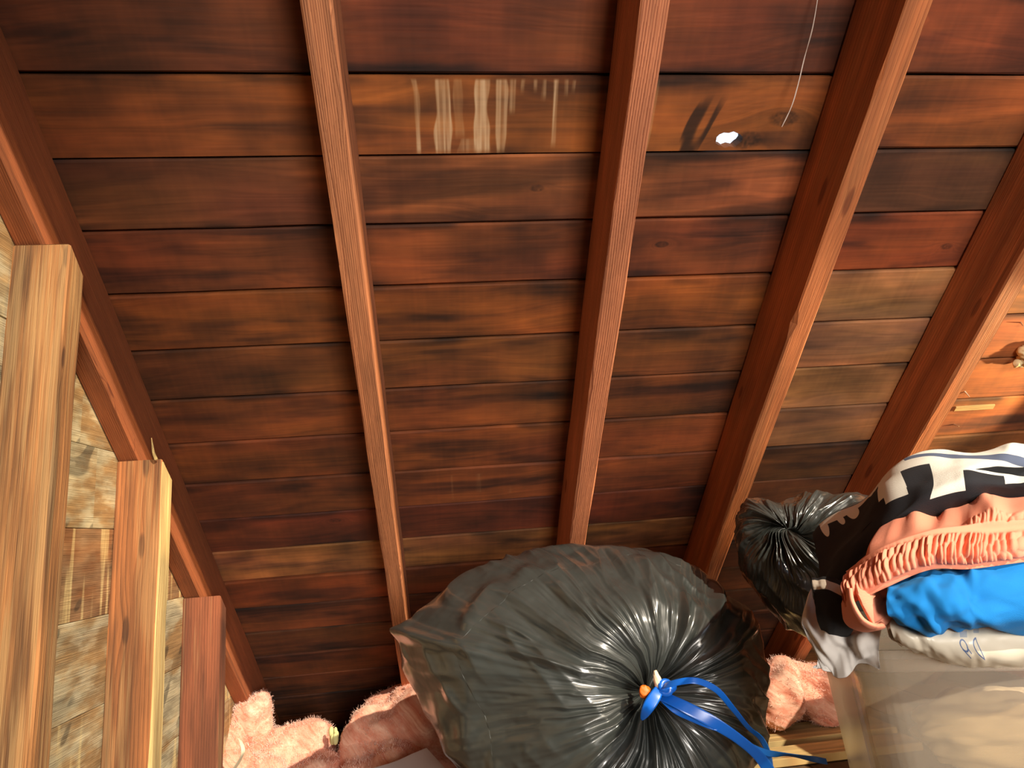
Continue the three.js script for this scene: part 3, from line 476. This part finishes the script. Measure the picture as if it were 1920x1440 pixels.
part('sleeve', cloth([
  [[1522, 1085, 0.76], [1552, 1082, 0.745], [1590, 1095, 0.73]],
  [[1524, 1100, 0.74], [1556, 1100, 0.725], [1596, 1118, 0.712]],
  [[1528, 1130, 0.735], [1560, 1128, 0.715], [1602, 1150, 0.705]],
  [[1534, 1165, 0.735], [1562, 1172, 0.715], [1602, 1178, 0.708]],
  [[1542, 1192, 0.745], [1564, 1202, 0.735], [1594, 1192, 0.73]]], 40, 60, (u, v) => 0.006 * (fbm(u * 3, v * 4 + 7, 3) - 0.5), 0.014), fabric(0xffffff, { map: sleeveMap }), shirt).userData.label = 'black sleeve with a white band';

/** Irregular rounded puffs: distance to the nearest of a jittered net of points. */
function cells(x, y) {
  let best = 9; const ix = Math.floor(x), iy = Math.floor(y);
  for (let a = -1; a <= 1; a++) for (let b = -1; b <= 1; b++) { const h = ((ix + a) * 131 + (iy + b) * 977) & 65535, px = ix + a + 0.5 + 0.7 * (TAB[h] - 0.5), py = iy + b + 0.5 + 0.6 * (TAB[(h + 411) & 65535] - 0.5), dx = (x - px) * 1.25, dy = (y - py) * 0.85, d = dx * dx + dy * dy; if (d < best) best = d; }
  return Math.pow(clamp(1 - best * 2.1), 0.8);
}
const skirt = thing('smocked_skirt', 'coral skirt with a gathered elastic waistband', 'clothing');
const coral = fabric(new THREE.Color(0.88, 0.31, 0.19), { sheenColor: new THREE.Color(1, 0.6, 0.5) });
const gather = (u, v) => {
  const band = smooth(0.5, 0.58, v) * (1 - smooth(0.86, 0.93, v)), upper = smooth(0.3, 0.36, v) * (1 - smooth(0.4, 0.46, v)) * smooth(0.55, 0.65, u);
  const puff = cells(u * 38, (v - 0.5) * 6.6) * (0.6 + 0.7 * vn(u * 30, 5));
  const piping = Math.exp(-Math.pow((v - 0.47 - 0.03 * Math.sin(u * 6)) / 0.022, 2));
  const soft = (1 - smooth(0.3, 0.5, v)) * (0.020 * (vn(u * 7 + 1, v * 2.5) - 0.5) + 0.010 * (vn(u * 15 + 4, v * 3) - 0.5));
  return 0.0052 * puff * band + 0.004 * puff * upper + 0.004 * piping + soft + 0.003 * smooth(0.9, 1, v);
};
part('waistband', cloth([
  [[1632, 1022, 0.775], [1690, 978, 0.765], [1750, 950, 0.755], [1820, 926, 0.745], [1890, 926, 0.735], [2060, 915, 0.735]],
  [[1606, 1052, 0.725], [1668, 1006, 0.71], [1745, 975, 0.70], [1820, 958, 0.69], [1890, 958, 0.685], [2060, 945, 0.685]],
  [[1590, 1080, 0.695], [1654, 1034, 0.675], [1742, 1003, 0.662], [1820, 996, 0.655], [1890, 995, 0.655], [2060, 975, 0.655]],
  [[1580, 1108, 0.678], [1644, 1072, 0.658], [1734, 1040, 0.644], [1812, 1036, 0.638], [1890, 1030, 0.638], [2060, 1004, 0.638]],
  [[1584, 1138, 0.676], [1650, 1104, 0.660], [1738, 1066, 0.648], [1812, 1064, 0.643], [1890, 1054, 0.643], [2060, 1030, 0.643]]], 420, 90, gather, 0.016), coral, skirt);
part('hanging_loop', ribbon(pts([1588, 1120, 0.69], [1592, 1146, 0.682], [1606, 1168, 0.676], [1632, 1177, 0.672], [1656, 1168, 0.67], [1660, 1146, 0.668], [1652, 1122, 0.668], [1668, 1108, 0.668]), 0.06, 0.007, (p, t) => { const c = at(1628, 1135, 0.68); return p.clone().sub(c).normalize(); }, 70), coral, skirt);

const blue = thing('blue_garment', 'bright blue garment rolled under the coral waistband', 'clothing');
part('cloth', cloth([
  [[1690, 1092, 0.68], [1735, 1060, 0.672], [1800, 1052, 0.664], [1870, 1042, 0.664], [2060, 1020, 0.664]],
  [[1668, 1108, 0.652], [1730, 1082, 0.645], [1800, 1078, 0.64], [1870, 1070, 0.64], [2060, 1050, 0.64]],
  [[1663, 1132, 0.645], [1730, 1130, 0.626], [1800, 1130, 0.62], [1870, 1124, 0.62], [2060, 1110, 0.62]],
  [[1678, 1164, 0.65], [1736, 1170, 0.632], [1800, 1170, 0.626], [1870, 1162, 0.626], [2060, 1146, 0.626]],
  [[1698, 1182, 0.675], [1748, 1188, 0.662], [1800, 1187, 0.66], [1870, 1179, 0.66], [2060, 1164, 0.66]]], 160, 90, (u, v) => 0.02 * (fbm(u * 4 + 3 - v * 1.2, v * 3.2 + u, 3) - 0.5) + 0.008 * (vn(u * 12 - v * 5, v * 4) - 0.5), 0.035), fabric(new THREE.Color(0.0, 0.19, 0.56), { sheenColor: new THREE.Color(0.3, 0.7, 1) }), blue);

const sackMap = canvasMap(1024, 256, (x) => {
  x.fillStyle = '#d9d0bd'; x.fillRect(0, 0, 1024, 256);
  x.strokeStyle = '#5a6d96'; x.lineWidth = 7; x.lineCap = 'round';
  x.beginPath(); x.ellipse(520, 120, 20, 24, 0.2, 0, 7); x.stroke(); x.beginPath(); x.moveTo(502, 138); x.lineTo(528, 172); x.moveTo(536, 130); x.lineTo(546, 150); x.stroke();
  x.beginPath(); x.moveTo(622, 92); x.lineTo(630, 170); x.lineTo(598, 150); x.bezierCurveTo(578, 126, 590, 100, 622, 92); x.stroke();
  x.globalAlpha = 0.55; x.fillStyle = '#8290a8'; x.fillRect(512, 60, 50, 26); x.fillRect(610, 50, 40, 22); x.globalAlpha = 1;
});
const sack = thing('plastic_sack', 'white plastic sack with blue lettering under the blue garment', 'plastic bag');
part('sheet', cloth([
  [[1662, 1140, 0.70], [1720, 1160, 0.69], [1800, 1165, 0.685], [1880, 1160, 0.685], [2060, 1150, 0.685]],
  [[1668, 1172, 0.672], [1726, 1190, 0.66], [1800, 1195, 0.655], [1880, 1190, 0.655], [2060, 1185, 0.655]],
  [[1676, 1198, 0.674], [1738, 1220, 0.662], [1815, 1232, 0.657], [1890, 1234, 0.657], [2060, 1236, 0.657]],
  [[1690, 1212, 0.70], [1746, 1234, 0.69], [1820, 1248, 0.687], [1895, 1250, 0.687], [2060, 1254, 0.687]]], 120, 50, (u, v) => 0.008 * (fbm(u * 5, v * 2, 3) - 0.5) + 0.004 * (vn(u * 22, v * 3) - 0.5) * (u < 0.3 ? 1 : 0.4), 0.02), new THREE.MeshPhysicalMaterial({ map: sackMap, roughness: 0.45, clearcoat: 0.2 }), sack);
const tissue = thing('white_cloth', 'crumpled white cloth hanging over the left corner of the bin', 'cloth');
part('sheet', cloth([
  [[1520, 1105, 0.79], [1550, 1150, 0.765], [1606, 1165, 0.74], [1656, 1176, 0.72]],
  [[1504, 1160, 0.755], [1550, 1192, 0.735], [1604, 1198, 0.715], [1648, 1206, 0.705]],
  [[1512, 1200, 0.745], [1554, 1228, 0.728], [1602, 1232, 0.712], [1648, 1232, 0.705]],
  [[1538, 1246, 0.738], [1558, 1276, 0.73], [1600, 1270, 0.716], [1642, 1246, 0.71]]], 80, 80, (u, v) => 0.026 * (vn(u * 4.5 + v * 1.5 + 7, v * 1.2) - 0.5) + 0.012 * (vn(u * 9 - v * 3, v * 3 + 2) - 0.5), 0.012), fabric(new THREE.Color(0.72, 0.68, 0.64)), tissue);

const unseenBox = thing('unseen_box', 'unseen brown box behind the clothes bin, placed to shade the insulation', 'box');  // unseen box, placed to shade the insulation right of the knotted bag
{
  const card = new THREE.MeshStandardMaterial({ color: new THREE.Color(0.36, 0.22, 0.12), roughness: 0.9 }), bx = (x0, x1, y0, y1, z0, z1) => sawn(x0, x1, y0, y1, z0, z1, { ease: 0.001, uv: (x, y, z) => [x, z] });
  part('side', bx(1.22, 1.74, 0.003, 0.5, -1.24, -1.235), card, unseenBox); part('side', bx(1.22, 1.74, 0.003, 0.5, -0.885, -0.88), card, unseenBox);
  part('side', bx(1.22, 1.225, 0.003, 0.5, -1.235, -0.885), card, unseenBox); part('side', bx(1.735, 1.74, 0.003, 0.5, -1.235, -0.885), card, unseenBox);
  part('flap', bx(1.22, 1.74, 0.5, 0.504, -1.24, -1.061), card, unseenBox); part('flap', bx(1.22, 1.74, 0.5, 0.504, -1.059, -0.88), card, unseenBox);
}

// ------------------------------------------------------------------ small things
const shaving = thing('wood_shaving', 'pale curled wood shaving lying in the insulation', 'shaving');
part('curl', ribbon(pts([432, 1450, 1.5], [448, 1428, 1.49], [456, 1408, 1.48], [452, 1392, 1.49], [446, 1384, 1.5]), 0.012, 0.0015, (p) => toEye(p).add(V3(0.9, 0, 0)), 30, (t) => 1 - 0.7 * t * t), new THREE.MeshStandardMaterial({ color: new THREE.Color(0.72, 0.66, 0.46), roughness: 0.8 }), shaving);
part('splinter', ribbon(pts([293, 862, 1.16], [288, 849, 1.155], [286, 836, 1.155], [284, 821, 1.155]), 0.006, 0.0015, toEye, 16, (t) => 1 - 0.8 * t), sapMat, stud2);
const paper = thing('paper_scrap', 'grey paper scrap on the insulation left of the knotted bag', 'paper');
part('sheet', cloth([[[700, 1442, 1.42], [760, 1420, 1.46], [800, 1404, 1.48]], [[720, 1470, 1.36], [780, 1450, 1.38], [830, 1436, 1.4]], [[740, 1500, 1.3], [800, 1490, 1.32], [860, 1480, 1.34]]], 30, 24, (u, v) => 0.006 * (vn(u * 3, v * 3) - 0.5), 0.002), new THREE.MeshStandardMaterial({ color: new THREE.Color(0.66, 0.58, 0.57), roughness: 0.8 }), paper);
const scrap = thing('board_offcut', 'pale sunlit board lying on the floor between the knotted bag and the bin', 'board');
{ const g = sawn(0.62, 1.12, 0.003, 0.022, -1.86, -1.74, { ease: 0.002, wob: 0.001, segs: 10, seed: 8, uv: (x, y, z) => [x * 0.8, z / 0.16] }); part('board', g, sapMat, scrap); const h = sawn(0.6, 1.1, 0.003, 0.022, -1.70, -1.62, { ease: 0.002, wob: 0.001, segs: 10, seed: 9, uv: (x, y, z) => [x * 0.8 + 0.3, z / 0.16] }); const two = thing('board_offcut', 'narrower pale board nearer the blue drawstring end on the floor', 'board'); part('board', h, sapMat, two); }
const wisp = thing('yellow_wisp', 'tiny yellow-green wisp in the dark gap between the pink insulation heaps', 'insulation');
{ const c = at(627, 1372, 1.66), gs = [], r = rng(31); for (let k = 0; k < 7; k++) { const g = new THREE.SphereGeometry(0.005 + r() * 0.005, 12, 9); g.scale(0.8, 1.5, 0.8); g.translate(c.x + (r() - 0.5) * 0.02, c.y + (r() - 0.5) * 0.03 - 0.01, c.z + (r() - 0.5) * 0.02); gs.push(g); } part('tuft', mergeGeometries(gs), new THREE.MeshStandardMaterial({ color: new THREE.Color(0.6, 0.58, 0.26), roughness: 1 }), wisp); }
const web = thing('cobweb_strand', 'thin cobweb strand hanging before the boards left of the splintered rafter', 'cobweb');
part('thread', ribbon(pts([1536, -20, 0.92], [1524, 50, 0.94], [1508, 110, 0.97], [1496, 160, 0.98], [1484, 200, 0.99], [1466, 238, 1.0]), 0.0016, 0.0006, toEye, 40, (t) => 0.5 + 0.6 * vn(t * 12, 3)), new THREE.MeshStandardMaterial({ color: new THREE.Color(0.6, 0.5, 0.44), roughness: 0.7 }), web);
const chip = toSlope(thing('wood_batten', 'short pale strip of wood on the boards right of the last rafter', 'wood strip'));
{ const g = sawn(1.165, 1.262, -H2, -H2 + 0.004, 0.945, 0.958, { ease: 0.001, wob: 0.002, segs: 8, seed: 4, uv: (x, y, z) => [x, z * 4] }); part('strip', g, sapMat, chip); }
const nest = thing('insect_nest', 'small pale papery nest on the roof boards at the right edge', 'nest');
{ const c = onSlope(1.25, H2 - 0.014, 0.80), gs = []; const r = rng(77); for (let k = 0; k < 14; k++) { const g = new THREE.SphereGeometry(0.006 + r() * 0.009, 14, 10), p = g.getAttribute('position'); for (let i = 0; i < p.count; i++) { const n = 1 + 0.7 * (vn3(p.getX(i) * 160 + k, p.getY(i) * 160, p.getZ(i) * 160) - 0.5); p.setXYZ(i, p.getX(i) * n, p.getY(i) * n, p.getZ(i) * n); } g.translate(c.x + (r() - 0.5) * 0.04, c.y + (r() - 0.5) * 0.03, c.z + (r() - 0.5) * 0.03); g.computeVertexNormals(); gs.push(g); } part('lumps', mergeGeometries(gs), new THREE.MeshStandardMaterial({ color: new THREE.Color(0.62, 0.5, 0.28), roughness: 0.95 }), nest); }

// unseen lamp out of view, placed to light the last rafter and nearby boards
const lamp = thing('unseen_lamp', 'unseen lamp out of view on the right, placed to light the last rafter', 'lamp');
{
  const P = onSlope(1.95, 0.67, 0.78), T = onSlope(1.1, 0.95, 0.84), D = T.clone().sub(P).normalize(), q = new THREE.Quaternion().setFromUnitVectors(V3(0, 1, 0), D);
  const metal = new THREE.MeshStandardMaterial({ color: new THREE.Color(0.5, 0.5, 0.5), metalness: 1, roughness: 0.35 });
  const place = (g) => { g.applyQuaternion(q); g.translate(P.x, P.y, P.z); return g; };
  part('reflector', place(new THREE.LatheGeometry([[0.02, -0.05], [0.03, -0.02], [0.055, 0.03], [0.07, 0.06], [0.072, 0.06], [0.058, 0.03], [0.034, -0.02], [0.026, -0.052]].map(([x, y]) => new THREE.Vector2(x, y)), 40)), metal, lamp);
  part('socket', place(new THREE.CylinderGeometry(0.021, 0.019, 0.06, 24).translate(0, -0.075, 0)), new THREE.MeshStandardMaterial({ color: 0x151515, roughness: 0.5 }), lamp);
  part('bulb', place(new THREE.SphereGeometry(0.024, 24, 16).translate(0, -0.012, 0)), new THREE.MeshStandardMaterial({ color: 0xffffff, emissive: new THREE.Color(1, 0.75, 0.42), emissiveIntensity: 3 }), lamp);
  const stand = new THREE.CylinderGeometry(0.009, 0.009, P.y - 0.05, 16).translate(P.x + 0.02, (P.y - 0.05) / 2, P.z + 0.03), foot = new THREE.CylinderGeometry(0.09, 0.1, 0.02, 32).translate(P.x + 0.02, 0.011, P.z + 0.03);
  part('stand', stand, metal, lamp); part('foot', foot, metal, lamp);
  const beam = new THREE.SpotLight(new THREE.Color(1, 0.7, 0.34), 8, 0, 0.36, 0.2, 2); beam.position.copy(P).addScaledVector(D, 0.075); beam.target.position.copy(T); beam.castShadow = true;
  scene.add(beam, beam.target);
}

renderer.render(scene, camera);
